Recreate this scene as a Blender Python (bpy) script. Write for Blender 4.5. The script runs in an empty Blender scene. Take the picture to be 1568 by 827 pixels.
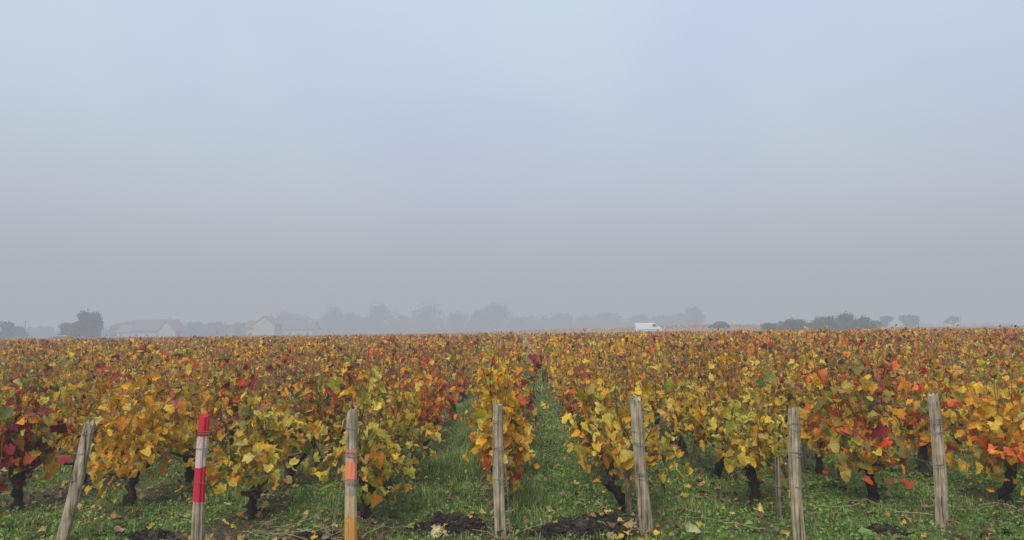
import bpy, math, numpy as np
from mathutils import Matrix, Vector
rng=np.random.default_rng(11)
scene=bpy.context.scene
scene.view_settings.view_transform='Standard'; scene.view_settings.look='None'
scene.view_settings.exposure=0
# ---------------------------------------------------------------- helpers
def sst(a,b,x):
    t=np.clip((x-a)/(b-a),0,1); return t*t*(3-2*t)
_ph=np.random.default_rng(3).uniform(0,6.28,(12,40)); _dr=np.random.default_rng(4).uniform(0,6.28,(12,40))
def noise(x,y,freq,seed=0):
    s=0;w=0
    for i in range(10):
        f=freq*(0.6+0.22*i); a=1/(1+0.25*i)
        d=_dr[seed,i]; s=s+a*np.sin(f*(x*math.cos(d)+y*math.sin(d))*2.2+_ph[seed,i]+1.3*np.sin(f*(x*math.sin(d)-y*math.cos(d))+_ph[seed,i+12])); w+=a
    return s/w*1.6
MOUNDS=[(-0.50,5.45,0.19,0.08),(0.42,5.3,0.22,0.07),(0.20,5.18,0.12,0.04),(-1.45,5.2,0.16,0.035),(0.60,5.6,0.15,0.03),(-2.6,5.3,0.16,0.02),(0.0,6.9,.10,.02),(2.5,5.2,.1,.02)]
def gh(x,y):
    x=np.asarray(x,float);y=np.asarray(y,float)
    near=1-sst(14,30,y)
    h=0.018*noise(x,y,1.2,1)*near+0.008*noise(x,y,5,2)*near
    for mx,my,r,hh in MOUNDS:
        d2=((x-mx)**2+(y-my)**2)/r**2
        h=h+hh*np.exp(-d2*1.3)*(1+0.35*noise(x,y,14,3))
    h=h+sst(141,147.5,y)*(0.15+sst(-30,20,x)*0.75*(1-.75*sst(50,85,x))+sst(24,38,x)*.55*(1-sst(46,70,x)))
    return h
class Acc:
    def __init__(s): s.V=[];s.F=[];s.C=[];s.M=[];s.n=0
    def add(s,V,F,C,m=0):
        V=np.asarray(V,float);F=np.asarray(F,int)
        C=np.asarray(C,float)
        if C.ndim==1: C=np.tile(C,(len(V),1))
        s.V.append(V);s.F.append(F+s.n);s.C.append(C);s.M.append(np.full(len(F),m));s.n+=len(V)
    def build(s,name,mats,smooth=False,parent=None,loc=None):
        V=np.concatenate(s.V);F=np.concatenate(s.F);C=np.concatenate(s.C);M=np.concatenate(s.M)
        if loc is not None: V=V-np.array(loc)
        me=bpy.data.meshes.new(name)
        me.vertices.add(len(V));me.vertices.foreach_set('co',V.astype(np.float32).ravel())
        me.loops.add(F.size);me.loops.foreach_set('vertex_index',F.astype(np.int32).ravel())
        me.polygons.add(len(F));me.polygons.foreach_set('loop_start',(np.arange(len(F))*3).astype(np.int32))
        for m in mats: me.materials.append(m)
        me.polygons.foreach_set('material_index',M.astype(np.int32))
        me.polygons.foreach_set('use_smooth',np.full(len(F),smooth,dtype=bool))
        ca=me.color_attributes.new('Col','FLOAT_COLOR','POINT')
        ca.data.foreach_set('color',np.concatenate([C,np.ones((len(C),1))],1).astype(np.float32).ravel())
        me.update(calc_edges=True)
        o=bpy.data.objects.new(name,me);scene.collection.objects.link(o)
        if parent: o.parent=parent
        if loc is not None: o.location=loc
        return o
def tube(P,R,sides=6,jit=0.0,cap=True):
    P=np.asarray(P,float);R=np.asarray(R,float);n=len(P)
    T=np.gradient(P,axis=0);T/=np.linalg.norm(T,axis=1)[:,None]+1e-9
    ref=np.array([1,0,0.0]) if abs(T[0,0])<0.8 else np.array([0,1,0.0])
    A=np.cross(T,ref);A/=np.linalg.norm(A,axis=1)[:,None]+1e-9
    B=np.cross(T,A)
    a=np.arange(sides)/sides*2*math.pi
    rr=R[:,None]*(1+jit*rng.normal(size=(n,sides)))
    V=P[:,None,:]+rr[...,None]*(np.cos(a)[None,:,None]*A[:,None,:]+np.sin(a)[None,:,None]*B[:,None,:])
    V=V.reshape(-1,3);F=[]
    for i in range(n-1):
        for j in range(sides):
            k=(j+1)%sides;p=i*sides
            F+=[(p+j,p+k,p+sides+k),(p+j,p+sides+k,p+sides+j)]
    if cap:
        V=np.vstack([V,P[-1]]);c=len(V)-1;p=(n-1)*sides
        F+=[(p+j,p+(j+1)%sides,c) for j in range(sides)]
    return V,np.array(F)
# ---------------------------------------------------------------- materials
def mat(name):
    m=bpy.data.materials.new(name);m.use_nodes=True;nt=m.node_tree;nt.nodes.clear()
    out=nt.nodes.new('ShaderNodeOutputMaterial');return m,nt,out
def N(nt,t,**k):
    n=nt.nodes.new(t)
    for a,b in k.items():
        if a.startswith('i_'): n.inputs[a[2:].replace('_',' ')].default_value=b
        else: setattr(n,a,b)
    return n
def leafmat(name,trans=0.35,rough=0.55,nscale=60,amt=0.35):
    m,nt,out=mat(name);L=nt.links.new
    at=N(nt,'ShaderNodeAttribute',attribute_name='Col')
    tc=N(nt,'ShaderNodeTexCoord');no=N(nt,'ShaderNodeTexNoise',i_Scale=nscale,i_Detail=3.0)
    L(tc.outputs['Object'],no.inputs['Vector'])
    mr=N(nt,'ShaderNodeMapRange');mr.inputs[1].default_value=0.3;mr.inputs[2].default_value=0.7
    mr.inputs[3].default_value=1-amt;mr.inputs[4].default_value=1+amt*0.6
    L(no.outputs['Fac'],mr.inputs[0])
    mu=N(nt,'ShaderNodeVectorMath',operation='SCALE');L(at.outputs['Color'],mu.inputs[0]);L(mr.outputs[0],mu.inputs['Scale'])
    p=N(nt,'ShaderNodeBsdfPrincipled',i_Roughness=rough);p.inputs['Specular IOR Level'].default_value=0.25
    L(mu.outputs[0],p.inputs['Base Color'])
    t=N(nt,'ShaderNodeBsdfTranslucent');L(mu.outputs[0],t.inputs['Color'])
    mx=N(nt,'ShaderNodeMixShader',i_Fac=trans);L(p.outputs[0],mx.inputs[1]);L(t.outputs[0],mx.inputs[2])
    L(mx.outputs[0],out.inputs['Surface']);return m
def attmat(name,rough=0.9,nscale=20,amt=0.4,bump=0.0):
    m,nt,out=mat(name);L=nt.links.new
    at=N(nt,'ShaderNodeAttribute',attribute_name='Col')
    tc=N(nt,'ShaderNodeTexCoord');no=N(nt,'ShaderNodeTexNoise',i_Scale=nscale,i_Detail=5.0)
    L(tc.outputs['Object'],no.inputs['Vector'])
    mr=N(nt,'ShaderNodeMapRange');mr.inputs[1].default_value=0.3;mr.inputs[2].default_value=0.7
    mr.inputs[3].default_value=1-amt;mr.inputs[4].default_value=1+amt
    L(no.outputs['Fac'],mr.inputs[0])
    mu=N(nt,'ShaderNodeVectorMath',operation='SCALE');L(at.outputs['Color'],mu.inputs[0]);L(mr.outputs[0],mu.inputs['Scale'])
    p=N(nt,'ShaderNodeBsdfPrincipled',i_Roughness=rough);p.inputs['Specular IOR Level'].default_value=0.2
    L(mu.outputs[0],p.inputs['Base Color'])
    if bump:
        b=N(nt,'ShaderNodeBump',i_Strength=bump,i_Distance=0.02);L(no.outputs['Fac'],b.inputs['Height']);L(b.outputs[0],p.inputs['Normal'])
    L(p.outputs[0],out.inputs['Surface']);return m
M_leaf=leafmat('vine_leaf',0.36,0.55,70,0.35)
M_far=leafmat('vine_leaf_far',0.3,0.75,3,0.2)
M_grass=leafmat('grass_blade',0.3,0.6,9,0.3)
M_tree=leafmat('tree_leaf',0.15,0.8,2,0.3)
M_bark=attmat('vine_bark',0.95,45,0.6,0.9)
M_cane=attmat('vine_cane',0.7,30,0.3)
M_treebark=attmat('tree_bark',0.9,6,0.3)
M_litter=leafmat('fallen_leaf',0.1,0.7,60,0.4)
M_soil=attmat('soil_clod',0.95,60,0.5,0.8)
# ground
def ground_mat():
    m,nt,out=mat('vineyard_ground');L=nt.links.new
    tc=N(nt,'ShaderNodeTexCoord')
    n1=N(nt,'ShaderNodeTexNoise',i_Scale=2.2,i_Detail=8.0,i_Roughness=0.7);n2=N(nt,'ShaderNodeTexNoise',i_Scale=38.0,i_Detail=6.0,i_Roughness=0.7)
    n3=N(nt,'ShaderNodeTexNoise',i_Scale=9.0,i_Detail=6.0)
    for n in (n1,n2,n3): L(tc.outputs['Object'],n.inputs['Vector'])
    at=N(nt,'ShaderNodeAttribute',attribute_name='Col') # R grass, G far tint, B soil
    sp=N(nt,'ShaderNodeSeparateColor');L(at.outputs['Color'],sp.inputs[0])
    r1=N(nt,'ShaderNodeValToRGB');r1.color_ramp.elements[0].color=(0.045,0.036,0.018,1);r1.color_ramp.elements[1].color=(0.16,0.13,0.07,1)
    r1.color_ramp.elements[0].position=0.35;r1.color_ramp.elements[1].position=0.7;L(n2.outputs[0],r1.inputs[0])
    r2=N(nt,'ShaderNodeValToRGB');r2.color_ramp.elements[0].color=(0.05,0.085,0.018,1);r2.color_ramp.elements[1].color=(0.19,0.25,0.06,1)
    r2.color_ramp.elements[0].position=0.3;r2.color_ramp.elements[1].position=0.7;L(n3.outputs[0],r2.inputs[0])
    ad=N(nt,'ShaderNodeMath',operation='MULTIPLY_ADD');L(n1.outputs[0],ad.inputs[0]);ad.inputs[1].default_value=1.6;L(sp.outputs[0],ad.inputs[2])
    mr=N(nt,'ShaderNodeMapRange');mr.inputs[1].default_value=0.95;mr.inputs[2].default_value=1.35;L(ad.outputs[0],mr.inputs[0])
    mx=N(nt,'ShaderNodeMix',data_type='RGBA');L(mr.outputs[0],mx.inputs[0]);L(r1.outputs[0],mx.inputs[6]);L(r2.outputs[0],mx.inputs[7])
    mx2=N(nt,'ShaderNodeMix',data_type='RGBA');L(sp.outputs[1],mx2.inputs[0]);L(mx.outputs[2],mx2.inputs[6]);mx2.inputs[7].default_value=(0.26,0.13,0.05,1)
    mx3=N(nt,'ShaderNodeMix',data_type='RGBA');L(sp.outputs[2],mx3.inputs[0]);L(mx2.outputs[2],mx3.inputs[6])
    r3=N(nt,'ShaderNodeValToRGB');r3.color_ramp.elements[0].color=(0.008,0.006,0.005,1);r3.color_ramp.elements[1].color=(0.045,0.032,0.024,1);L(n2.outputs[0],r3.inputs[0])
    L(r3.outputs[0],mx3.inputs[7])
    p=N(nt,'ShaderNodeBsdfPrincipled',i_Roughness=0.95);p.inputs['Specular IOR Level'].default_value=0.15;L(mx3.outputs[2],p.inputs['Base Color'])
    b=N(nt,'ShaderNodeBump',i_Strength=0.8,i_Distance=0.03);L(n2.outputs[0],b.inputs['Height']);L(b.outputs[0],p.inputs['Normal'])
    L(p.outputs[0],out.inputs['Surface']);return m
def lanes(x): # 0 at row, 1 at lane centre
    u=(x+0.13)%1.0; return 0.5-0.5*np.cos(u*2*math.pi)
def soilmask(x,y):
    s=np.zeros_like(x)
    for mx,my,r,hh in MOUNDS: s=np.maximum(s,np.exp(-((x-mx)**2+(y-my)**2)/r**2*1.1)*(1.0 if hh>0.025 else .5))
    return np.clip(s*1.6+0.25*noise(x,y,9,5)*(s>0.15),0,1)
def grassmask(x,y):
    g=0.44+0.38*(lanes(x)-0.45)+0.42*noise(x,y,1.3,4)+0.34*noise(x,y,5,6)
    g=g+0.22*sst(-0.6,0.5,x)-0.08*sst(-0.8,-2,x)
    return np.clip(g-1.6*soilmask(x,y),0,1)
# ground sheet
def axis(neardens,near,far):
    a=list(np.arange(0,near,neardens));s=neardens
    while a[-1]<far: s=min(s*1.12,1e9) if a[-1]<60 or a[-1]>170 else min(s*1.12,4.0);a.append(a[-1]+s)
    return np.array(a)
ax=axis(0.06,9,2500);xs=np.concatenate([-ax[:0:-1],ax])
ys=np.concatenate([np.array([-2500,-600,-100,-20,-4,0,2,3.2]),3.6+axis(0.05,7,130)]);ys=ys[ys<138];ys=np.concatenate([ys,np.arange(139,158,.8),158+axis(2,10,2400)])
X,Y=np.meshgrid(xs,ys);Z=gh(X,Y);nx,ny=len(xs),len(ys)
i=(np.arange(ny-1)[:,None]*nx+np.arange(nx-1)[None,:]).ravel()
F=np.concatenate([np.stack([i,i+1,i+nx+1],1),np.stack([i,i+nx+1,i+nx],1)])
farT=sst(60,160,np.hypot(X,Y))
C=np.stack([grassmask(X,Y),farT*0.9,soilmask(X,Y)*(1-sst(10,14,Y))],-1).reshape(-1,3)
a=Acc();a.add(np.stack([X,Y,Z],-1).reshape(-1,3),F,C);a.build('ground',[ground_mat()],True)
# ---------------------------------------------------------------- leaves
half=[(0.16,-0.20),(0.36,-0.17),(0.38,0.02),(0.53,0.20),(0.36,0.34),(0.27,0.56)]
out0=[(0,-0.02)]+half+[(0,0.72)]+[(-x,y) for x,y in half[::-1]]
T0=np.array([(0,0.2)]+out0);F0=np.array([(0,k+1,(k+1)%14+1) for k in range(14)])
T1=np.array([(0,0),(0.42,-0.12),(0.5,0.3),(0,0.8),(-0.5,0.3),(-0.42,-0.12)]);F1=np.array([(0,1,2),(0,2,3),(0,3,4),(0,4,5)])
T2=np.array([(0,0),(0.48,0.25),(0,0.8),(-0.48,0.25)]);F2=np.array([(0,1,2),(0,2,3)])
LOD=[(T0,F0,[0]),(T1,F1,[0]),(T2,F2,[0])]
def leaves(pos,tip,nrm,size,col,rim,lod):
    T,Fx,cc=LOD[lod];n=len(pos);k=len(T)
    tip=tip/np.linalg.norm(tip,axis=1)[:,None]
    nrm=nrm-(nrm*tip).sum(1)[:,None]*tip;nrm/=np.linalg.norm(nrm,axis=1)[:,None]+1e-9
    Xv=np.cross(tip,nrm)
    aa=rng.uniform(-0.35,1.1,n)[:,None];bb=rng.uniform(-0.3,1.2,n)[:,None]
    tx=T[:,0][None]*rng.uniform(0.6,1.05,(n,1));ty=T[:,1][None]*np.ones((n,1))
    tz=aa*np.abs(tx)-bb*ty**2
    if lod==0: tz=tz+rng.normal(0,0.07,(n,k));tx=tx+rng.normal(0,0.035,(n,k));ty=ty+rng.normal(0,0.035,(n,k))
    V=pos[:,None]+size[:,None,None]*(tx[...,None]*Xv[:,None]+ty[...,None]*tip[:,None]+tz[...,None]*nrm[:,None])
    Cc=np.repeat(col[:,None],k,1)
    if lod==0: Cc[:,1:]=rim[:,None]
    elif lod==1: Cc[:,1:]=(rim*.6+col*.4)[:,None]
    if lod==0: Cc=Cc*rng.uniform(0.78,1.15,(n,k,1))
    Fo=(Fx[None]+(np.arange(n)*k)[:,None,None]).reshape(-1,3)
    return V.reshape(-1,3),Fo,Cc.reshape(-1,3)
PAL=np.array([
 [(0.90,0.48,0.02),(0.93,0.60,0.05),(0.90,0.38,0.015),(0.86,0.54,0.05)],   #0 gold
 [(0.64,0.53,0.04),(0.80,0.64,0.08),(0.48,0.45,0.05),(0.74,0.62,0.14)],   #1 yellow green
 [(0.22,0.26,0.04),(0.32,0.31,0.05),(0.14,0.19,0.035),(0.37,0.32,0.07)],   #2 olive
 [(0.92,0.18,0.03),(0.95,0.34,0.03),(0.80,0.10,0.03),(0.92,0.22,0.07)],   #3 orange red
 [(0.40,0.045,0.055),(0.27,0.03,0.04),(0.55,0.08,0.10),(0.22,0.04,0.04)],  #4 maroon
 [(0.46,0.22,0.055),(0.32,0.14,0.04),(0.56,0.35,0.12),(0.16,0.075,0.03)]])  #5 brown
def colours(n,w,z=None):
    W=np.tile(w,(n,1)).astype(float) if np.ndim(w)==1 else np.array(w,float)
    if z is not None:
        t=sst(0.9,1.2,z)[:,None]
        W=W*(1+t*np.array([[-0.15,-0.25,-0.25,0.6,0.7,1.2]]))
    W/=W.sum(1)[:,None];cum=np.cumsum(W,1)
    p=(rng.random(n)[:,None]>cum).sum(1).clip(0,5)
    c=PAL[p,rng.integers(0,4,n)]
    c=c*rng.uniform(0.62,1.05,(n,1))
    r=c.copy();q=rng.random(n)
    red=np.array([0.62,0.13,0.03]);br=np.array([0.36,0.15,0.04]);ye=np.array([0.90,0.60,0.07])
    k=(q<0.12)[:,None];r=np.where(k,c*0.5+red*0.5,r)
    k=((q>=0.12)&(q<0.36))[:,None];r=np.where(k,c*0.55+br*0.45,r)
    k=((q>=0.36)&(q<0.58)&(p>0)&(p<3))[:,None];r=np.where(k,c*0.4+ye*0.6,r)
    return c,r
BASEW=np.array([.39,.22,.13,.085,.045,.13])
def vine_w(x,y):
    g=rng.gamma(.9,1.0,6)+0.10
    w=BASEW*g
    nz=float(noise(x,y,0.35,7))
    w[3]*=max(0.2,1+nz*1.0);w[4]*=max(0.2,1+1.2*nz+(0.5 if x<-2 else 0));w[0]*=max(.3,1-nz*.5)
    return w/w.sum()
OV={(0,0):[.86,.08,.02,.03,0,.02],(0,1):[.7,.15,.05,.05,0,.05],(-1,0):[.13,.64,.22,.0,0,.02],(-1,1):[.2,.5,.25,.0,0,.05],(-1,2):[.4,.05,.05,.45,.02,.05],
 (-1,3):[.14,0,0,.86,0,0],(-1,4):[.15,.02,.02,.72,.05,.04],(-1,5):[.25,.05,.05,.3,.25,.1],
 (-2,0):[.26,.46,.26,.0,.0,.03],(-2,1):[.35,.35,.25,.0,.0,.05],(-3,0):[.84,.13,.03,.0,0,.0],(-3,1):[.6,.22,.1,0,.04,.04],(-3,2):[.15,.1,.1,.2,.45,.05],(-2,3):[.1,.1,.1,.2,.45,.05],
 (-4,0):[.12,.08,.14,.14,.46,.06],(-4,1):[.5,.3,.12,.02,.02,.05],(-4,2):[.55,.2,.1,.1,0,.05],(1,0):[.42,.36,.14,.0,0,.08],(1,1):[.35,.35,.2,.0,0,.1],
 (2,0):[.20,.60,.18,0,0,.02],(2,1):[.35,.35,.2,0,0,.1],(3,0):[.14,.20,.40,.20,.04,.03],(3,1):[.6,.2,.05,.15,0,.0],(4,0):[.72,.08,.06,.12,0,.02],(4,1):[.5,.15,.1,.22,0,.03],(5,0):[.4,.25,.15,.1,0,.1]}
HT={(0,0):1.04,(-1,0):1.02,(-2,0):.84,(-3,0):.86,(-4,0):.84,(-3,1):.9,(-2,1):.92,(1,0):.92,(2,0):.90,(3,0):1.06,(4,0):.95,(5,0):.9}
def vine(x,y,r,k,acc):
    gz=float(gh(x,y));w=np.array(OV.get((r,k),vine_w(x,y)));w/=w.sum()
    hf=HT.get((r,k),rng.uniform(.80,1.06));wf=rng.uniform(.8,1.4)
    if (r,k)==(0,0): wf=.72
    dens=rng.uniform(.5,1.0)
    if (r,k) in OV: dens=rng.uniform(.75,.95)
    low=rng.uniform(.16,.32)
    if k==0: low=.17
    lean=rng.normal(0,0.06,2);hT=rng.uniform(0.28,0.38);n=11
    t=np.linspace(0,1,n);P=np.zeros((n,3));ph=rng.uniform(0,6,2)
    P[:,0]=x+lean[0]*t*1.2+rng.normal(0,0.007,n)+.012*np.sin(t*5+ph[0]);P[:,1]=y+lean[1]*t*2+rng.normal(0,0.010,n)+.014*np.sin(t*5+ph[1]);P[:,2]=gz-0.03+t*hT
    R=0.024+0.016*(1-t)**2+rng.uniform(0,0.013,n)+.014*np.exp(-((t-.92)/.1)**2)
    bc=np.array([0.032,0.025,0.020])*rng.uniform(0.7,1.6)
    V,F=tube(P,R,10,0.22);acc.add(V,F,bc,1)
    head=P[-1]
    for sgn in ([1,-1] if rng.random()<0.5 else [rng.choice([-1,1])]):
        m=6;tt=np.linspace(0,1,m);Q=np.stack([head[0]+rng.normal(0,0.008,m),head[1]+sgn*tt*0.32,head[2]-0.03+0.08*tt+rng.normal(0,0.006,m)],1)
        V,F=tube(Q,0.014-0.007*tt,6,0.15);acc.add(V,F,bc*1.5,1)
    for q in range(rng.integers(0,3)): # stubs on the head
        Q=np.stack([head[0]+np.linspace(0,1,4)*rng.normal(0,.07),head[1]+np.linspace(0,1,4)*rng.normal(0,.07),head[2]-.07+np.linspace(0,.15,4)],1)
        V,F=tube(Q,np.array([.028,.020,.017,.012]),7,.2);acc.add(V,F,bc,1)
    nc=rng.integers(11,16);pos=[]
    yc=rng.normal(0,.06)
    for c in range(nc):
        u=np.clip(rng.normal(yc,.22),-.46,.46);m=9;tt=np.linspace(0,1,m)
        top=(rng.uniform(0.80,1.22)+0.02)*hf
        lng=rng.random()<0.25
        if lng: top+=rng.uniform(.08,.2)
        top=min(top,1.38)
        bx=rng.normal(0,0.04);tx=rng.normal(0,0.14)*wf;ty=rng.normal(0,0.14)
        Q=np.stack([x+bx+(tx)*tt+0.04*np.sin(tt*rng.uniform(3,7)+c),y+u+ty*tt+0.04*np.sin(tt*5+c),gz+0.38+(top-0.38)*tt],1)
        if rng.random()<0.38:
            s=rng.choice([-1,1]);Q[:,0]=x+s*(0.04+0.22*wf*tt);Q[:,2]=gz+0.42+0.55*tt-rng.uniform(.6,.85)*tt**2
        V,F=tube(Q,0.0048-0.0026*tt,4,cap=False);acc.add(V,F,np.array([0.20,0.10,0.045])*rng.uniform(.5,1.3),2)
        nl=int(rng.integers(14,46)*dens);s=rng.beta(1.05,1.4,nl)*0.95+0.02
        pp=np.stack([np.interp(s,tt,Q[:,j]) for j in range(3)],1)
        pos.append(pp)
    nl=int((rng.integers(10,50) if k else rng.integers(50,85))*dens);pos.append(np.stack([x+rng.normal(0,.08,nl)*wf,y+rng.normal(0,.24,nl),gz+low+rng.beta(1.6,1,nl)*.34],1))
    pos=np.concatenate(pos);n=len(pos)
    off=rng.normal(0,1,(n,3))*np.array([0.07*wf,0.05,0.045]);pos=pos+off
    pos[:,2]=np.maximum(pos[:,2],gz+low-.03)
    outx=np.sign(off[:,0]+rng.normal(0,0.02,n))
    fr=-0.5 if k==0 else 0
    tip=np.stack([outx*rng.uniform(-0.3,0.8,n),rng.normal(fr*.5,0.5,n),rng.uniform(-1.1,0.2,n)],1)
    nrm=np.stack([outx*rng.uniform(0.0,1.1,n),rng.normal(fr,0.6,n),rng.uniform(-0.1,1.1,n)],1)
    zz=pos[:,2]-gz
    size=np.clip(rng.normal(0.080,0.026,n),.030,.14)*(1-0.35*sst(0.9,1.3,zz))
    cl=noise(pos[:,0]*6+r,pos[:,1]*4+pos[:,2]*5,1.0,9)
    W=np.tile(w,(n,1));W[:,0]*=np.clip(1+.8*cl,.2,3);W[:,2]*=np.clip(1-.9*cl,.2,3);W[:,5]*=np.clip(1-.5*cl,.3,3);
    c,rm=colours(n,W,zz)
    acc.add(*leaves(pos,tip,nrm,size,c,rm,0),0)
for r in range(-13,15):
    x0=-0.13+r
    y=5.95+(0.0 if r==0 else rng.uniform(-0.12,0.25));k=0
    if r in(-1,):y=5.75
    if r in(3,):y=6.1
    while y<12:
        if abs(x0)<0.74*y+2.0 and not (k>1 and r!=-1 and rng.random()<.08):
            a=Acc();vine(x0+rng.normal(0,0.03),y,r,k,a)
            a.build('grapevine',[M_leaf,M_bark,M_cane],True,loc=(x0,y,0))
        y+=rng.uniform(0.94,1.14);k+=1
# mid/far rows ---------------------------------------------
def field(y0,y1,per,size,lod,zlo,acc,seg=1.0):
    rows=[]
    R=int(0.74*y1+4)
    for r in range(-R,R+1):
        x0=-0.13+r
        ya=max(y0,(abs(x0)-3)/0.74)
        if ya>=y1: continue
        vy=np.arange(ya,y1,seg)+rng.uniform(-.1,.1)
        rows.append(np.stack([np.full(len(vy),x0),vy],1))
    P=np.concatenate(rows);P=P[rng.random(len(P))>.06]
    nv=len(P)
    G=rng.gamma(.9,1.0,(nv,6))+0.10;W=BASEW[None]*G*np.array([[1,.85,.9,1.2,1.2,1.2]])
    if y0>30: W=W*np.array([[1.0,.55,.6,1.7,1.4,1.5]])
    nz=noise(P[:,0],P[:,1],0.35,7);n2=noise(P[:,0],P[:,1],0.06,8)
    W[:,3]*=np.clip(1+nz,0.2,3);W[:,4]*=np.clip(1+1.0*nz+0.8*(P[:,0]<-2),0.2,3);W[:,0]*=np.clip(1.1-nz*.5+.4*n2+.3*(P[:,0]>0),.3,3)
    hv=rng.normal(-.05,0.10,nv)+0.04*noise(P[:,0],P[:,1],1.0,9)
    if y0>70: hv=np.minimum(hv,.04)-.03
    hv=np.minimum(hv,.14)
    idx=np.repeat(np.arange(nv),per);n=len(idx)
    z=zlo+(1.24-zlo)*rng.beta(1.25,1.0,n)+hv[idx]+np.where(rng.random(n)<0.06,rng.uniform(0,0.18,n),0)*(1 if y0<70 else .3)
    off=rng.normal(0,0.125,n)*rng.uniform(.7,1.25,nv)[idx]
    x=P[idx,0]+off;y=P[idx,1]+np.clip(rng.normal(0,.26,n),-.6,.6)*seg
    pos=np.stack([x,y,z+gh(x,y)],1)
    ox=np.sign(off)
    tip=np.stack([ox*rng.uniform(-.2,0.8,n),rng.normal(0,0.45,n),rng.uniform(-1.1,0.1,n)],1)
    nrm=np.stack([ox*rng.uniform(0.1,1.1,n),rng.normal(-.1,0.6,n),rng.uniform(0.0,1.0,n)],1)
    c,rm=colours(n,W[idx],z)
    acc.add(*leaves(pos,tip,nrm,rng.uniform(size*.65,size*1.3,n),c,rm,lod),0)
    return P
a=Acc();P=field(12,32,155,0.085,1,0.28,a)
for p in P:
    if p[1]<24 and abs(p[0])<12:
        g=float(gh(p[0],p[1]));tt=np.linspace(0,1,4)
        Q=np.stack([p[0]+rng.normal(0,.02,4),p[1]+rng.normal(0,.03,4),g+tt*.42],1)
        V,F=tube(Q,np.array([.045,.035,.035,.03]),5,.15);a.add(V,F,(0.03,0.024,0.018),1)
    for c in range(7):
        u=rng.uniform(-.5,.5);b=np.array([p[0]+rng.normal(0,.07),p[1]+u,.5]);e=b+np.array([rng.normal(0,.09),rng.normal(0,.09),rng.uniform(.55,.90)])
        V,F=tube(np.array([b,e]),np.array([.005,.003]),3,cap=False);a.add(V,F,(0.15,0.075,0.035),2)
field(32,80,48,0.145,2,0.4,a)
field(80,140,13,0.24,2,0.6,a,1.3)
field(154.5,330,7,0.36,2,0.8,a,2.0)
a.build('vineyard_rows',[M_far,M_bark,M_cane],False)
# ---------------------------------------------------------------- grass & weeds
a=Acc()
def blades(n,x0,x1,y0,y1,h,wd,boost=0):
    x=rng.uniform(x0,x1,n);y=rng.uniform(y0,y1,n)
    k=(np.abs(x)<0.74*y+1.5)&(rng.random(n)<grassmask(x,y)*1.4+boost)
    x=x[k];y=y[k];n=len(x)
    hh=h*rng.uniform(0.4,1.2,n)*(1+0.8*np.clip(noise(x,y,2.3,10),-.6,1))
    strip=np.exp(-((x+0.62)/0.16)**2)*sst(6.6,7.5,y)+0.7*np.exp(-((x-0.05)/0.14)**2)*sst(5.3,6.2,y);hh=hh*(1+1.0*strip)
    az=rng.uniform(0,6.28,n);ln=rng.uniform(0.1,0.9,n)*hh
    b=np.stack([x,y,gh(x,y)-0.004],1);d=np.stack([np.cos(az),np.sin(az),0*az],1);s=np.stack([-np.sin(az),np.cos(az),0*az],1)
    w=(wd*rng.uniform(.6,1.3,n))[:,None]
    m=b+d*ln[:,None]*.35;m[:,2]+=hh*.65;t=b+d*ln[:,None];t[:,2]+=hh*rng.uniform(.75,1,n)
    V=np.stack([b-s*w,b+s*w,m-s*w*.75,m+s*w*.75,t],1).reshape(-1,3)
    Fx=np.array([(0,1,3),(0,3,2),(2,3,4)]);F=(Fx[None]+(np.arange(n)*5)[:,None,None]).reshape(-1,3)
    patch=1+.42*noise(x,y,3,2)
    c=np.array([0.22,0.32,0.07])*rng.uniform(.35,1.35,(n,1))*patch[:,None];c[:,0]*=rng.uniform(.7,1.4,n)
    dry=rng.random(n)<0.13;c[dry]=np.array([.48,.40,.22])*rng.uniform(.6,1.1,(dry.sum(),1))
    a.add(V,F,np.repeat(c,5,0))
def weeds(n,x0,x1,y0,y1,s0,s1,hz):
    x=rng.uniform(x0,x1,n);y=rng.uniform(y0,y1,n)
    k=(np.abs(x)<0.74*y+1.5)&(rng.random(n)<np.clip(grassmask(x,y)*1.4+0.4*noise(x,y,3.5,11)-.05,0,1))
    x=x[k];y=y[k];n=len(x)
    pos=np.stack([x,y,gh(x,y)+rng.uniform(0.003,hz,n)],1)
    az=rng.uniform(0,6.28,n);tip=np.stack([np.cos(az),np.sin(az),rng.uniform(-.3,.6,n)],1)
    nrm=np.stack([rng.normal(0,.5,n),rng.normal(-.15,.5,n),np.ones(n)],1)
    patch=1+.42*noise(x,y,2.5,5)
    c=np.array([0.20,0.32,0.07])*rng.uniform(.3,1.35,(n,1))*patch[:,None];c[:,0]*=rng.uniform(.7,1.3,n)
    a.add(*leaves(pos,tip,nrm,rng.uniform(s0,s1,n),c,c,1))
blades(180000,-7.5,8,4.2,9,0.055,0.0028)
weeds(100000,-7.5,8,4.2,9,0.012,0.032,0.05)
blades(22000,-.9,-.35,6.4,15,0.10,0.003,.3);blades(7000,-.05,.25,5.3,12,0.09,0.003,.3)
blades(110000,-11,11,9,16,0.07,0.005)
weeds(50000,-11,11,9,16,0.025,0.05,0.05)
blades(60000,-8,8,16,40,0.09,0.012)
a.build('grass',[M_grass],False)
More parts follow.
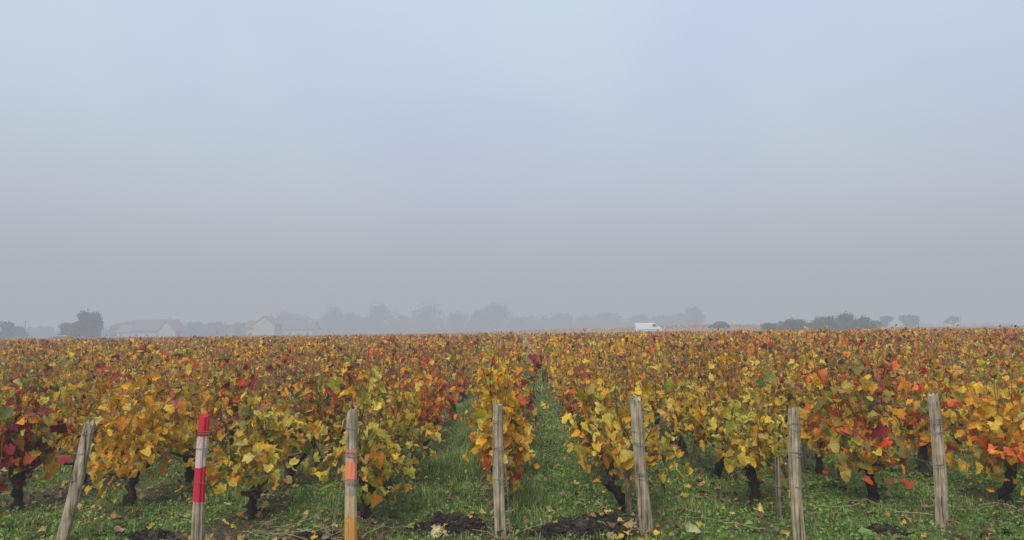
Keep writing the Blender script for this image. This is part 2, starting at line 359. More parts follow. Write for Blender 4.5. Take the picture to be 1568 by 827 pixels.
# broad-leaved weeds in rosettes
a=Acc();nr=420;X=rng.uniform(-6.5,7,nr);Y=4.5+rng.beta(1,1.5,nr)*5
for x,y in zip(X,Y):
    if rng.random()>float(grassmask(np.array([x]),np.array([y]))[0])+.15: continue
    n=rng.integers(5,11);az=rng.uniform(0,6.28,n);g=float(gh(x,y))
    pos=np.stack([x+.01*np.cos(az),y+.01*np.sin(az),np.full(n,g+.012)],1);tip=np.stack([np.cos(az),np.sin(az),rng.uniform(.1,.7,n)],1)
    nrm=np.stack([-.5*np.cos(az),-.5*np.sin(az),np.ones(n)],1);c=np.array([.20,.34,.07])*rng.uniform(.5,1.3)*rng.uniform(.8,1.2,(n,1))
    a.add(*leaves(pos,tip,nrm,rng.uniform(.04,.09)*rng.uniform(.7,1.2,n),c,c,1))
a.build('broadleaf_weeds',[M_grass],True)
# fallen leaves
a=Acc();n=8500
x=rng.uniform(-7.5,8,n);y=4.3+rng.beta(1,1.6,n)*9
q=rng.random(n)<(0.22+0.70*(1-lanes(x))+.35*noise(x,y,2,6)+.2*(x<-.8))
x=x[q];y=y[q];n=len(x)
az=rng.uniform(0,6.28,n);pos=np.stack([x,y,gh(x,y)+rng.uniform(.015,.055,n)],1)
tip=np.stack([np.cos(az),np.sin(az),rng.uniform(-.3,.3,n)],1);nrm=np.stack([rng.normal(0,.4,n),rng.normal(-.1,.4,n),np.ones(n)],1)
lc=np.array([(.55,.34,.11),(.36,.22,.10),(.70,.53,.15),(.22,.12,.06),(.50,.40,.22),(.72,.45,.06),(.28,.17,.09),(.38,.27,.16)])[rng.integers(0,8,n)]*rng.uniform(.5,1.05,(n,1))
a.add(*leaves(pos,tip,nrm,rng.uniform(.025,.08,n),lc,lc*.8,0))
for bx,by,cc in [(-.54,5.25,(.52,.42,.2)),(1.15,5.1,(.42,.44,.2)),(-3.0,5.6,(.5,.3,.1)),(.75,5.15,(.5,.36,.14))]:
    cc=np.array([cc]);a.add(*leaves(np.array([[bx,by,float(gh(bx,by))+.05]]),np.array([[rng.normal(),rng.normal(),.1]]),np.array([[.2,-.6,1.]]),np.array([.12]),cc,cc*.75,0))
a.build('fallen_leaves',[M_litter],True)
# soil clods
a=Acc()
ico=[(0,0,1),(.9,0,.4),(.28,.85,.4),(-.72,.53,.4),(-.72,-.53,.4),(.28,-.85,.4),(.72,.53,-.4),(-.28,.85,-.4),(-.9,0,-.4),(-.28,-.85,-.4),(.72,-.53,-.4),(0,0,-1)]
icf=[(0,1,2),(0,2,3),(0,3,4),(0,4,5),(0,5,1),(1,6,2),(2,7,3),(3,8,4),(4,9,5),(5,10,1),(2,6,7),(3,7,8),(4,8,9),(5,9,10),(1,10,6),(11,7,6),(11,8,7),(11,9,8),(11,10,9),(11,6,10)]
ico=np.array(ico);icf=np.array(icf)
for mx,my,r,hh in MOUNDS:
    for j in range(int(520*r/.2*(1 if hh>.03 else .4))):
        px,py=mx+rng.normal(0,r*.62),my+rng.normal(0,r*.5);s=rng.gamma(1.6,.0065)+.004
        V=ico*s*rng.uniform(.6,1.3,(12,1))*np.array([1,1,.75])+np.array([px,py,float(gh(px,py))+s*.25])
        a.add(V,icf,np.array([.030,.022,.016])*rng.uniform(.4,1.8))
a.build('soil_clods',[M_soil],False)
# ---------------------------------------------------------------- posts
def wood(name,paint=None,dark=1.0):
    m,nt,out=mat(name);L=nt.links.new
    tc=N(nt,'ShaderNodeTexCoord');mp=N(nt,'ShaderNodeMapping');mp.inputs['Scale'].default_value=(60,60,3.0)
    L(tc.outputs['Object'],mp.inputs[0]);n=N(nt,'ShaderNodeTexNoise',i_Scale=1.0,i_Detail=8.0,i_Roughness=.72);L(mp.outputs[0],n.inputs['Vector'])
    n2=N(nt,'ShaderNodeTexNoise',i_Scale=9.0,i_Detail=4.0);L(tc.outputs['Object'],n2.inputs['Vector'])
    r=N(nt,'ShaderNodeValToRGB');e=r.color_ramp.elements;e[0].position=.36;e[0].color=(.03*dark,.024*dark,.018*dark,1);e[1].position=.66;e[1].color=(.56*dark,.50*dark,.40*dark,1)
    k=e.new(.46);k.color=(.32*dark,.275*dark,.21*dark,1);L(n.outputs[0],r.inputs[0])
    mx=N(nt,'ShaderNodeMix',data_type='RGBA',blend_type='MULTIPLY');mx.inputs[0].default_value=.85;L(r.outputs[0],mx.inputs[6])
    r2=N(nt,'ShaderNodeValToRGB');r2.color_ramp.elements[0].position=.38;r2.color_ramp.elements[0].color=(.60,.58,.44,1);r2.color_ramp.elements[1].position=.62;r2.color_ramp.elements[1].color=(1.1,1,.90,1)
    L(n2.outputs[0],r2.inputs[0]);L(r2.outputs[0],mx.inputs[7]);col=mx.outputs[2]
    sx=N(nt,'ShaderNodeSeparateXYZ');L(tc.outputs['Object'],sx.inputs[0])
    jz=N(nt,'ShaderNodeMath',operation='MULTIPLY_ADD');L(n2.outputs[0],jz.inputs[0]);jz.inputs[1].default_value=.07;L(sx.outputs[2],jz.inputs[2])
    def band(col,z0,z1,c,chip=.42,soft=.06):
        g=N(nt,'ShaderNodeMath',operation='GREATER_THAN');L(jz.outputs[0],g.inputs[0]);g.inputs[1].default_value=z0+.035
        l=N(nt,'ShaderNodeMath',operation='LESS_THAN');L(jz.outputs[0],l.inputs[0]);l.inputs[1].default_value=z1+.035
        mu=N(nt,'ShaderNodeMath',operation='MULTIPLY');L(g.outputs[0],mu.inputs[0]);L(l.outputs[0],mu.inputs[1])
        mr=N(nt,'ShaderNodeMapRange');mr.inputs[1].default_value=chip-soft;mr.inputs[2].default_value=chip;L(n.outputs[0],mr.inputs[0])
        m2=N(nt,'ShaderNodeMath',operation='MULTIPLY');L(mu.outputs[0],m2.inputs[0]);L(mr.outputs[0],m2.inputs[1])
        x=N(nt,'ShaderNodeMix',data_type='RGBA');L(m2.outputs[0],x.inputs[0]);L(col,x.inputs[6]);x.inputs[7].default_value=(*c,1);return x.outputs[2]
    for b in (paint or []): col=band(col,*b)
    p=N(nt,'ShaderNodeBsdfPrincipled',i_Roughness=.88);p.inputs['Specular IOR Level'].default_value=.2;L(col,p.inputs['Base Color'])
    b=N(nt,'ShaderNodeBump',i_Strength=.9,i_Distance=.008);L(n.outputs[0],b.inputs['Height']);L(b.outputs[0],p.inputs['Normal'])
    L(p.outputs[0],out.inputs['Surface']);return m
W0=wood('weathered_wood');W_st=wood('stake_wood',None,.6)
W_red=wood('painted_wood_red_white',[(.73,1.0,(.58,.03,.06),.38),(.54,.73,(.60,.46,.42),.44),(.31,.54,(.58,.03,.06),.38)])
W_or=wood('painted_wood_orange',[(.62,.64,(.85,.2,.1),.4),(.44,.56,(.85,.27,.14),.43),(.56,.60,(.75,.40,.3),.5),(.0,.2,(.60,.29,.08),.42),(.2,.34,(.55,.40,.22),.48)])
m,nt,out=mat('galvanised_wire');p=N(nt,'ShaderNodeBsdfPrincipled',i_Roughness=.6,i_Metallic=.3);p.inputs['Base Color'].default_value=(.20,.19,.17,1);nt.links.new(p.outputs[0],out.inputs['Surface']);M_wire=m
def post(x,y,h,top=(0,0),w=.046,mt=W0,wraps=(.62,.40,.75),name='wooden_post',sq=.35):
    z0=float(gh(x,y));a=Acc();n=18;s=20;tt=np.linspace(0,1,n);bend=rng.normal(0,.010)
    ang=np.arange(s)/s*2*math.pi;rad=w*(1/(np.maximum(np.abs(np.cos(ang)),np.abs(np.sin(ang))))*sq+(1-sq))
    rad=rad*(1+rng.normal(0,.045,s))
    for q in range(3): rad[rng.integers(0,s)]*=.74
    V=[]
    ph=rng.uniform(0,6);slant=rng.uniform(-.025,.025)
    for i,t in enumerate(tt):
        cx=top[0]*t+bend*math.sin(t*3.1);cy=top[1]*t;rr=rad*(1.09-.15*t+.03*math.sin(t*9+ph))*(1+rng.normal(0,.018,s))
        if i==n-1: rr=rr*.90
        zz=-.1+(h+.1)*t+np.where(i==n-1,rng.normal(0,.009,s)+slant*np.cos(ang+ph),0)
        V.append(np.stack([cx+rr*np.cos(ang+ph*.2),cy+rr*np.sin(ang+ph*.2),zz*np.ones(s)],1))
    V=np.concatenate(V);F=[]
    for i in range(n-1):
        for j in range(s):
            k=(j+1)%s;p=i*s;F+=[(p+j,p+k,p+s+k),(p+j,p+s+k,p+s+j)]
    V=np.vstack([V,[top[0],top[1],h-.006]]);F+=[((n-1)*s+j,(n-1)*s+(j+1)%s,len(V)-1) for j in range(s)]
    a.add(V,F,(.3,.3,.3),0)
    for zw in wraps:
        zw=zw+rng.uniform(-.04,.04)
        for q in range(rng.integers(1,4)):
            an=np.linspace(0,6.283,20);tilt=rng.uniform(-.02,.02)
            R=w*1.2;Q=np.stack([top[0]*zw/h+R*np.cos(an),top[1]*zw/h+R*np.sin(an),zw+q*.009+tilt*np.sin(an)],1)
            VV,FF=tube(Q,np.full(20,.0020),4,cap=False);a.add(VV,FF,(.2,.2,.2),1)
    ob=a.build(name,[mt,M_wire],False);ob.location=(x,y,z0)
    return ob
posts=[(-3.14,5.15,.80,(.16,.05),.040,W0),(-2.13,5.02,.88,(.03,0),.034,W_red),(-1.11,5.02,.90,(0,.02),.037,W_or),(-.12,5.2,.90,(-.015,.03),.036,W0),
 (.885,5.2,.93,(-.06,.03),.041,W0),(1.84,4.98,.89,(0,.02),.034,W0),(3.01,5.41,.92,(.0,.02),.040,W0),(4.15,5.35,.9,(.03,.02),.04,W0),(-4.2,5.2,.85,(-.03,.02),.04,W0),(5.2,5.4,.9,(0,0),.04,W0),(-5.2,5.3,.9,(0,0),.04,W0)]
for x,y,h,t,w,mt in posts: post(x,y,h,t,w,mt)
for x,y,h,t in [(.84,5.75,.36,(-.02,0)),(1.90,5.55,.46,(.01,0)),(-2.13,6.95,.6,(-.02,0)),(-1.12,8.6,.7,(0,0)),(2.88,7.6,.6,(0.02,0)),(-3.1,7.9,.7,(0,0)),(3.9,7.2,.6,(.03,0))]:
    post(x,y,h,t,.021,W_st,(.3,),'wooden_stake',.2)
# ---------------------------------------------------------------- wires
a=Acc()
for r in range(-9,11):
    x=-.13+r;px=[p for p in posts if abs(p[0]-x)<.3];y0=px[0][1] if px else 5.3;xs0=px[0][0] if px else x
    for z,sx in ((.42,0),(.80,.05),(.80,-.05),(1.08,0)):
        if z>1: q=[(x,6.3,z),(x,40,z)]
        else: q=[(xs0+sx,y0+.03,z),(x+sx,6.5,z+.01),(x+sx,40,z)]
        V,F=tube(np.array(q,float),np.full(len(q),.0017),4,cap=False);a.add(V,F,(.2,.2,.2))
for (x,y,z),(x2,y2) in [((1.86,5.0,.76),(2.0,5.18)),((1.86,5.0,.70),(2.05,5.35)),((-1.13,5.02,.8),(-1.2,4.75)),((3.04,5.43,.8),(3.25,5.9)),((-3.05,5.18,.7),(-3.3,5.4)),((-.12,5.2,.8),(-.05,4.8)),((.84,5.22,.8),(.80,5.7))]:
    V,F=tube(np.array([(x,y,z),((x+x2)/2+.01,(y+y2)/2,z/2-.02),(x2,y2,0)]),np.full(3,.0019),4,cap=False);a.add(V,F,(.2,.2,.2))
a.build('trellis_wires',[M_wire],False)
# pruned twigs on the ground
a=Acc()
for j in range(120):
    mx,my=(-1.5,5.25) if j<35 else (rng.uniform(-4.5,4.5),rng.uniform(4.9,7))
    px,py=mx+rng.normal(0,.25),my+rng.normal(0,.12);az=rng.uniform(0,6.28);l=rng.uniform(.1,.35);tt=np.linspace(-.5,.5,5)
    g=float(gh(px,py));Q=np.stack([px+np.cos(az)*l*tt+rng.normal(0,.012,5),py+np.sin(az)*l*tt+rng.normal(0,.012,5),g+.03+rng.uniform(0,.04)+rng.normal(0,.006,5)],1)
    V,F=tube(Q,np.full(5,.0025),4);a.add(V,F,np.array([.36,.26,.15])*rng.uniform(.5,1.2))
a.build('pruned_twigs',[M_cane],False)
# low red shoot at the right edge
a=Acc();n=70;s=rng.random(n);pos=np.stack([3.12+.9*s,5.0+.1*s+rng.normal(0,.05,n),.54+.04*np.sin(s*3)+rng.normal(0,.022,n)],1)
Q=np.stack([3.1+1.0*np.linspace(0,1,6),5.0+.1*np.linspace(0,1,6)+np.linspace(0,1,6)**2*.6,.53+.04*np.sin(np.linspace(0,1,6)*3)],1)
V,F=tube(Q,np.full(6,.003),4);a.add(V,F,(.2,.08,.04),1)
c,rm=colours(n,[.02,0,0,.98,.0,0]);tip=np.stack([rng.normal(0,.5,n),rng.normal(-.5,.4,n),rng.uniform(-.6,0,n)],1);nrm=np.stack([rng.normal(0,.4,n),rng.normal(-.4,.3,n),np.ones(n)],1)
a.add(*leaves(pos,tip,nrm,rng.uniform(.05,.09,n),c,rm,0),0);a.build('vine_shoot',[M_leaf,M_cane],True)
# ---------------------------------------------------------------- distance: trees
K=1.27
def crown(acc,cx,cy,z0,z1,w,n,q,base,depth=None):
    depth=depth or w;H=z1-z0;nb=max(10,int(w*H/4)+8);nb=min(nb,60)
    bc=[]
    for b in range(nb):
        th=rng.uniform(0,6.28);rr=math.sqrt(rng.random())*.72;zz=rng.uniform(-.85,.8)
        k=math.sqrt(max(0.05,1-max(zz,0)**2*.9));bc.append((cx+math.cos(th)*rr*w/2*k,cy+math.sin(th)*rr*depth/2*k,(z0+z1)/2+zz*H/2*.8,rng.uniform(.14,.24)*min(w,H*1.4),rng.uniform(.6,1.35)))
    bc=np.array(bc);i=rng.integers(0,nb,n)
    d=rng.normal(size=(n,3));d/=np.linalg.norm(d,axis=1)[:,None];pos=bc[i,:3]+d*(bc[i,3]*rng.uniform(.3,1.06,n))[:,None]*np.array([1,1,.85])
    pos[:,2]=np.maximum(pos[:,2],z0*.6+.1)
    tip=rng.normal(size=(n,3));nrm=rng.normal(size=(n,3))
    c=np.array(base)[None]*bc[i,4][:,None]*rng.uniform(.7,1.3,(n,1))
    acc.add(*leaves(pos,tip,nrm,rng.uniform(q*.6,q*1.3,n),c,c,2),0);return bc
def tree(acc,x,y,h,w,n=1400,q=.45,base=(.05,.06,.03),z0f=.2):
    g=float(gh(x,y));bc=crown(acc,x,y,g+h*z0f,g+h,w,n,q,base)
    tt=np.linspace(0,1,5);V,F=tube(np.stack([x+rng.normal(0,.05,5)*tt,y+0*tt,g+h*.6*tt],1),h*.03*(1-.6*tt),7);acc.add(V,F,(.04,.033,.027),1)
    for b in bc[:9]:
        s=np.array([x,y,g+h*rng.uniform(.2,.45)]);e=b[:3];mid=(s+e)/2+np.array([0,0,.3])
        V,F=tube(np.array([s,mid,e]),np.array([h*.012,h*.009,h*.004]),5);acc.add(V,F,(.04,.033,.027),1)
def single(x,y,h,w,**k):
    a=Acc();tree(a,x,y,h,w,**k);return a.build('tree',[M_tree,M_treebark],False)
def PX(px,d): return (px-790)/1132*d
single(PX(130,160),160,7.3,7.2,n=5600,q=.45,z0f=.03);single(PX(105,166),166,5.2,5,n=2200,q=.45,z0f=.1)
single(PX(3,172),172,5.9,5.2,n=2800,q=.45,z0f=.1);single(PX(25,185),185,4.2,6,n=1800,q=.45,z0f=.1)
single(PX(1062,375),375,14.5,11,n=3000,q=.9,base=(.10,.10,.075));single(PX(1388,240),240,5.2,7.5,n=1900,q=.6,base=(.08,.08,.06));single(PX(1352,235),235,5.2,5,n=1300,q=.6,base=(.08,.08,.06))
def bare(x,y,h,w):
    a=Acc();g=float(gh(x,y))
    def br(p,d,l,r,dep):
        e=p+d*l;V,F=tube(np.array([p,(p+e)/2+rng.normal(0,.04*l,3),e]),np.array([r,r*.8,r*.6]),5);a.add(V,F,(.04,.033,.027),1)
        if dep==0:
            c=np.array([[.05,.045,.03]]*5);a.add(*leaves(e+rng.normal(0,.25,(5,3)),rng.normal(size=(5,3)),rng.normal(size=(5,3)),rng.uniform(.15,.3,5),c,c,2),0);return
        for q in range(4 if dep>1 else 3):
            nd=d+rng.normal(0,.55,3)*np.array([w/h*1.3,1,.6]);nd/=np.linalg.norm(nd);br(e,nd,l*rng.uniform(.55,.8),r*.6,dep-1)
    br(np.array([x,y,g]),np.array([0,0,1.]),h*.28,h*.03,4);a.build('tree',[M_tree,M_treebark],False)
bare(PX(1455,235),235,6.8,9);bare(PX(1290,134),133.5,5.0,4)
# tree line mass
a=Acc();FB=(.10,.10,.075)
TL=[(180,215,4.5,8),(205,220,5.5,9),(300,230,5.5,12),(330,230,5,10),(370,230,5,9),(438,245,9,10),(462,245,7,8),(515,240,11.2,11),(538,245,9,8),(585,240,11,13),(614,250,7.5,8),(655,245,10.8,14),(700,250,8.5,10),
 (735,250,9.5,9),(760,245,11.3,11),(795,255,7,10),(825,265,6.4,12),(860,265,7.0,12),(900,265,6.0,12),(930,265,7.4,12),(975,265,6.2,12),(1010,260,6.6,10),(1035,250,7.0,9),(480,250,6,10),(560,250,6.5,9),(410,250,6,9),
 (60,240,4.0,12),(150,240,4.5,10)]
for px,d,h,w in TL:
    s=1.3*K if px>380 else K*1.08
    tree(a,PX(px,d*s),d*s,(h-.9+rng.normal(0,.3))*s+1.4,w*1.0*s,n=2200,q=1.05,base=FB,z0f=.03)
for px in range(380,1050,22):
    d=440;crown(a,PX(px,d)+rng.normal(0,2),d,.3,rng.uniform(5,8),rng.uniform(12,18),500,1.2,FB,depth=4)
for px in range(1120,1620,28):
    d=460;crown(a,PX(px,d)+rng.normal(0,2),d,.3,rng.uniform(2.8,4.4),rng.uniform(12,18),350,1.2,FB,depth=4)
for px in range(0,380,26):
    d=365;crown(a,PX(px,d)+rng.normal(0,2),d,.3,rng.uniform(3.3,5.3),rng.uniform(11,16),400,1.1,FB,depth=4)
a.build('distant_trees',[M_tree,M_treebark],False)
# hedge / bushes at right
a=Acc()
for px,h,w in [(1172,2.6,4),(1190,3.0,4),(1208,3.3,4.5),(1228,3.5,4.5),(1250,4.0,4.5),(1272,4.4,4.5),(1294,4.0,4.5),(1314,3.6,4.5),(1334,2.9,4),(1240,3.2,5),(1285,3.4,5)]:
    D=130;x=PX(px,D);y=D+rng.normal(0,.8);g=float(gh(x,y));crown(a,x,y,g+.2,g+h*.98,w,2200,.27,(.085,.11,.03),depth=3.5)
    V,F=tube(np.array([(x,y,g),(x+.1,y,g+h*.6)]),np.array([.12,.05]),6);a.add(V,F,(.04,.03,.02),1)
a.build('bushes',[M_tree,M_treebark],False)
# ---------------------------------------------------------------- road, vehicles, houses
def flat(name,c,rough=.7,metal=0,nz=0.1,coat=0,spec=.5):
    m,nt,out=mat(name);p=N(nt,'ShaderNodeBsdfPrincipled',i_Roughness=rough,i_Metallic=metal)
    tc=N(nt,'ShaderNodeTexCoord');n=N(nt,'ShaderNodeTexNoise',i_Scale=3.0,i_Detail=5.0);nt.links.new(tc.outputs['Object'],n.inputs['Vector'])
    r=N(nt,'ShaderNodeValToRGB');r.color_ramp.elements[0].color=tuple(v*(1-nz) for v in c)+(1,);r.color_ramp.elements[1].color=tuple(min(1,v*(1+nz)) for v in c)+(1,)
    nt.links.new(n.outputs[0],r.inputs[0]);nt.links.new(r.outputs[0],p.inputs['Base Color']);p.inputs['Coat Weight'].default_value=coat;p.inputs['Specular IOR Level'].default_value=spec
    nt.links.new(p.outputs[0],out.inputs['Surface']);return m
M_asph=flat('asphalt',(.06,.06,.06),.9,0,.3);M_white=flat('white_paint',(.76,.77,.78),.4,0,.03,.5);M_glass=flat('window_glass',(.01,.011,.013),.4,0,.1,0,.25);M_dark=flat('dark_car_paint',(.008,.009,.012),.6,0,.1,0,.15)
M_tyre=flat('tyre_rubber',(.02,.02,.02),.9);M_rim=flat('wheel_rim',(.4,.4,.4),.4,.6);M_wall=flat('rendered_wall',(.38,.37,.34),.9);M_roof=flat('roof_tiles',(.17,.13,.11),.9,0,.3);M_wood=flat('painted_door',(.15,.1,.07),.7);M_lamp=flat('tail_lamp',(.4,.02,.02),.3);M_plas=flat('black_plastic',(.03,.03,.03),.6)
xs=np.linspace(-260,260,105);V=[];F=[]
for i,x in enumerate(xs):
    for yy in (147.6,152.8): V.append((x,yy,float(gh(x,152.))+.02))
    if i: p=2*i;F+=[(p-2,p,p+1),(p-2,p+1,p-1)]
a=Acc();a.add(V,F,(.1,.1,.1));a.build('road',[M_asph])
def prof(name,pts,w,m,parent,taper=None,bev=.05):
    import bmesh
    bm=bmesh.new();zs=[p[1] for p in pts];zt=max(zs)
    def hw(z):
        if not taper: return w/2
        zb,am=taper;return w/2-(am*(z-zb)/(zt-zb) if z>zb else 0)
    A=[bm.verts.new((x,-hw(z),z)) for x,z in pts];B=[bm.verts.new((x,hw(z),z)) for x,z in pts]
    bm.faces.new(A);bm.faces.new(B[::-1]);n=len(pts)
    for i in range(n): bm.faces.new((A[i],B[i],B[(i+1)%n],A[(i+1)%n]))
    bmesh.ops.recalc_face_normals(bm,faces=bm.faces)
    if bev: bmesh.ops.bevel(bm,geom=list(bm.edges),offset=bev,segments=2,affect='EDGES',clamp_overlap=True)
    me=bpy.data.meshes.new(name);bm.to_mesh(me);bm.free();me.materials.append(m);o=bpy.data.objects.new(name,me);scene.collection.objects.link(o);o.parent=parent;return o
def wheel(parent,name,x,y,r):
    import bmesh
    bm=bmesh.new();bmesh.ops.create_cone(bm,cap_ends=True,segments=24,radius1=r,radius2=r,depth=.22,matrix=Matrix.Translation((x,y,r))@Matrix.Rotation(math.pi/2,4,'X'))
    bmesh.ops.bevel(bm,geom=[e for e in bm.edges if len([f for f in e.link_faces if len(f.verts)>4])],offset=.03,segments=2,affect='EDGES')
    k=len(bm.faces);bmesh.ops.create_cone(bm,cap_ends=True,segments=20,radius1=r*.62,radius2=r*.62,depth=.24,matrix=Matrix.Translation((x,y,r))@Matrix.Rotation(math.pi/2,4,'X'))
    bm.faces.ensure_lookup_table()
    for f in bm.faces[k:]: f.material_index=1
    me=bpy.data.meshes.new(name);bm.to_mesh(me);bm.free();me.materials.append(M_tyre);me.materials.append(M_rim);o=bpy.data.objects.new(name,me);scene.collection.objects.link(o);o.parent=parent
def empty(name,loc,rz=0):
    e=bpy.data.objects.new(name,None);scene.collection.objects.link(e);e.location=loc;e.rotation_euler=(0,0,rz);return e
vx=PX(991,149);v=empty('white_van',(vx,149.5,float(gh(vx,152.))+.02),0)
prof('body',[(-2.65,.35),(-2.68,1.85),(-2.5,2.02),(1.0,2.02),(1.3,1.95),(1.95,1.32),(2.55,1.1),(2.66,.8),(2.66,.35)],1.95,M_white,v,(1.1,.14),.06)
prof('windscreen',[(1.38,1.86),(1.42,1.90),(1.98,1.36),(1.94,1.33)],1.6,M_glass,v,None,0)
for s,nm in((-1,'left'),(1,'right')):
    o=prof('cab_window_'+nm,[(.75,1.28),(.75,1.78),(1.3,1.78),(1.76,1.32)],.03,M_glass,v,None,0);o.location=(0,s*.945,0)
    o=prof('side_trim_'+nm,[(-2.4,.62),(-2.4,.72),(2.3,.72),(2.3,.62)],.03,M_plas,v,None,0);o.location=(0,s*.98,0)
    o=prof('tail_lamp_'+nm,[(-2.70,1.0),(-2.70,1.5),(-2.62,1.5),(-2.62,1.0)],.12,M_lamp,v,None,.01);o.location=(0,s*.86,0)
prof('bumper',[(2.6,.32),(2.6,.6),(2.74,.58),(2.74,.34)],1.85,M_plas,v,None,.02)
for i,(x,y) in enumerate([(-1.75,-.88),(1.75,-.88),(-1.75,.88),(1.75,.88)]): wheel(v,'wheel_%d'%(i+1),x,y,.34)
def car(x,y,rz,paint):
    c=empty('parked_car',(x,y,float(gh(x,max(y,152.)))+.03),rz)
    prof('body',[(-2.1,.3),(-2.15,.85),(-2.0,1.0),(-.9,1.02),(1.0,.98),(1.9,.82),(2.12,.65),(2.12,.3)],1.78,paint,c,(.5,.06),.06)
    prof('cabin',[(-1.9,.98),(-1.35,1.50),(-.9,1.6),(.3,1.6),(.75,1.46),(1.3,.95)],1.5,M_glass,c,(.98,.18),.04)
    prof('roof',[(-1.35,1.52),(-.9,1.64),(.3,1.64),(.7,1.5),(.3,1.56),(-.9,1.56)],1.24,paint,c,None,0)
    for i,(a_,b_) in enumerate([(-1.3,-.8),(1.3,-.8),(-1.3,.8),(1.3,.8)]): wheel(c,'wheel_%d'%(i+1),a_,b_,.32)
    prof('headlamps',[(2.0,.62),(2.0,.76),(2.1,.72),(2.15,.62)],1.6,M_rim,c,None,.01)
    return c
car(PX(1099,149),149.4,2.9,M_dark)
car(PX(95,150),150,.2,M_white)
def house(x,y,w,d,he,hr,rz=0,chim=True):
    h=empty('house',(x,y,float(gh(x,y))-.05),rz)
    prof('walls',[(-w/2,0),(-w/2,he),(w/2,he),(w/2,0)],d,M_wall,h,None,0)
    def gab(s):
        me=bpy.data.meshes.new('gable');me.from_pydata([(s*w/2,-d/2,he),(s*w/2,d/2,he),(s*w/2,0,he+hr),(s*(w/2-.25),-d/2,he),(s*(w/2-.25),d/2,he),(s*(w/2-.25),0,he+hr)],[],[(0,1,2),(3,4,5),(0,3,5,2),(1,4,5,2)]);me.materials.append(M_wall);o=bpy.data.objects.new('gable_wall',me);scene.collection.objects.link(o);o.parent=h
    gab(1);gab(-1)
    for s in(-1,1):
        ov=.4;me=bpy.data.meshes.new('roof_slope');k=hr/(d/2)
        y1=s*(d/2+ov);z1=he-ov*k
        vs=[(-w/2-.3,0,he+hr+.03),(w/2+.3,0,he+hr+.03),(w/2+.3,y1,z1+.03),(-w/2-.3,y1,z1+.03)];vs+=[(a,b,c+.16) for a,b,c in vs]
        me.from_pydata(vs,[],[(0,1,2,3),(4,5,6,7),(0,1,5,4),(1,2,6,5),(2,3,7,6),(3,0,4,7)]);me.materials.append(M_roof);o=bpy.data.objects.new('roof_slope',me);scene.collection.objects.link(o);o.parent=h
    if chim: o=prof('chimney',[(-.35,0),(-.35,1.5),(.35,1.5),(.35,0)],.7,M_wall,h,None,0);o.location=(w*.28,0,he+hr-.5)
    nw=max(2,int(w/3))
    for i in range(nw):
        xx=-w/2+(i+.5)*w/nw
        for fl in range(1 if he<4.4 else 2):
            if i==nw//2 and fl==0: o=prof('door',[(-.5,.02),(-.5,2.1),(.5,2.1),(.5,.02)],.08,M_wood,h,None,0)
            else: o=prof('window',[(-.5,.9+fl*2.6),(-.5,2.2+fl*2.6),(.5,2.2+fl*2.6),(.5,.9+fl*2.6)],.08,M_glass,h,None,0)
            o.location=(xx,-d/2-.01,0)
house(PX(240,255),255,14,8,3.4,3.6,.1);house(PX(264,246),246,6,6.5,3.2,3.2,1.35,False);house(PX(410,265),265,6,8,5.2,2.8,1.4);house(PX(463,270),270,10,7,3.5,2.6,-.1);house(PX(392,272),274,7,7,4.2,2.4,.1)
house(PX(205,285),285,9,8,3.2,2.6,0)
# utility pole
a=Acc();x=PX(37,190);V,F=tube(np.array([(x,190,0),(x,190,6)]),np.array([.13,.09]),8);a.add(V,F,(.1,.09,.08));V,F=tube(np.array([(x-.7,190,5.6),(x+.7,190,5.6)]),np.array([.05,.05]),6);a.add(V,F,(.1,.09,.08));a.build('utility_pole',[M_treebark])
# ---------------------------------------------------------------- fog bank (absorbing box volume, emission stands in for scattered light)
S=.0045;FC=(.408,.435,.482)
m,nt,out=mat('fog');ab=N(nt,'ShaderNodeVolumeAbsorption');ab.inputs['Color'].default_value=(0,0,0,1);ab.inputs['Density'].default_value=S
em=N(nt,'ShaderNodeEmission');em.inputs['Color'].default_value=(*FC,1);em.inputs['Strength'].default_value=S
ad=N(nt,'ShaderNodeAddShader');nt.links.new(ab.outputs[0],ad.inputs[0]);nt.links.new(em.outputs[0],ad.inputs[1]);nt.links.new(ad.outputs[0],out.inputs['Volume'])
me=bpy.data.meshes.new('fog');X0,X1,Z0,Z1=-2400,2400,-3,62
vs=[(x,y,z) for z in(Z0,Z1) for y in(X0,X1) for x in(X0,X1)]
me.from_pydata(vs,[],[(0,2,3,1),(4,5,7,6),(0,1,5,4),(2,6,7,3),(0,4,6,2),(1,3,7,5)]);me.materials.append(m);o=bpy.data.objects.new('fog',me);scene.collection.objects.link(o)
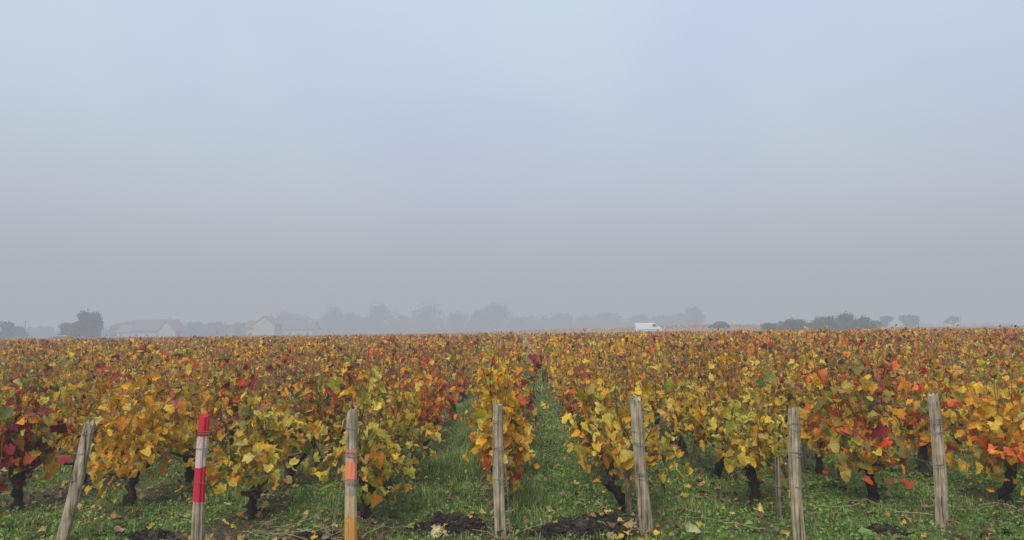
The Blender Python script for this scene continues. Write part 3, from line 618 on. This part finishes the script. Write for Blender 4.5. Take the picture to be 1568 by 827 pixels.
# ---------------------------------------------------------------- world & sun
wd=bpy.data.worlds.new('World');scene.world=wd;wd.use_nodes=True;nt=wd.node_tree;nt.nodes.clear();L=nt.links.new
out=nt.nodes.new('ShaderNodeOutputWorld');bg=N(nt,'ShaderNodeBackground',i_Strength=.12);L(bg.outputs[0],out.inputs[0])
sky=N(nt,'ShaderNodeTexSky',sky_type='NISHITA');sky.sun_disc=False;sky.sun_rotation=math.radians(200);sky.dust_density=4
tc=N(nt,'ShaderNodeTexCoord');n=N(nt,'ShaderNodeTexNoise',i_Scale=3.2,i_Detail=4.0,i_Roughness=.45);L(tc.outputs['Generated'],n.inputs['Vector'])
r=N(nt,'ShaderNodeValToRGB');r.color_ramp.elements[0].position=.33;r.color_ramp.elements[0].color=(.58,.69,.94,1);r.color_ramp.elements[1].position=.67;r.color_ramp.elements[1].color=(.66,.80,.92,1);L(n.outputs[0],r.inputs[0])
sc=N(nt,'ShaderNodeVectorMath',operation='SCALE');L(r.outputs[0],sc.inputs[0]);sc.inputs['Scale'].default_value=10.6
mx=N(nt,'ShaderNodeMix',data_type='RGBA');mx.inputs[0].default_value=.88;L(sky.outputs[0],mx.inputs[6]);L(sc.outputs[0],mx.inputs[7]);L(mx.outputs[2],bg.inputs['Color'])
sl=bpy.data.lights.new('sun','SUN');sl.energy=3.8;sl.angle=math.radians(35);sl.color=(1,.95,.87);so=bpy.data.objects.new('sun',sl);scene.collection.objects.link(so)
az=math.radians(200);el=math.radians(50);d=Vector((math.sin(az)*math.cos(el),math.cos(az)*math.cos(el),math.sin(el)));so.rotation_euler=d.to_track_quat('Z','Y').to_euler();sky.sun_elevation=el
# ---------------------------------------------------------------- camera
cd=bpy.data.cameras.new('camera');cd.lens=26;cd.sensor_width=36;cd.clip_end=6000;co=bpy.data.objects.new('camera',cd);scene.collection.objects.link(co)
Mx=Matrix.Rotation(math.radians(.3),4,'Z')@Matrix.Rotation(math.radians(90+4.83),4,'X')@Matrix.Rotation(math.radians(-.66),4,'Z')
co.matrix_world=Matrix.Translation((0,0,1.4))@Mx;scene.camera=co
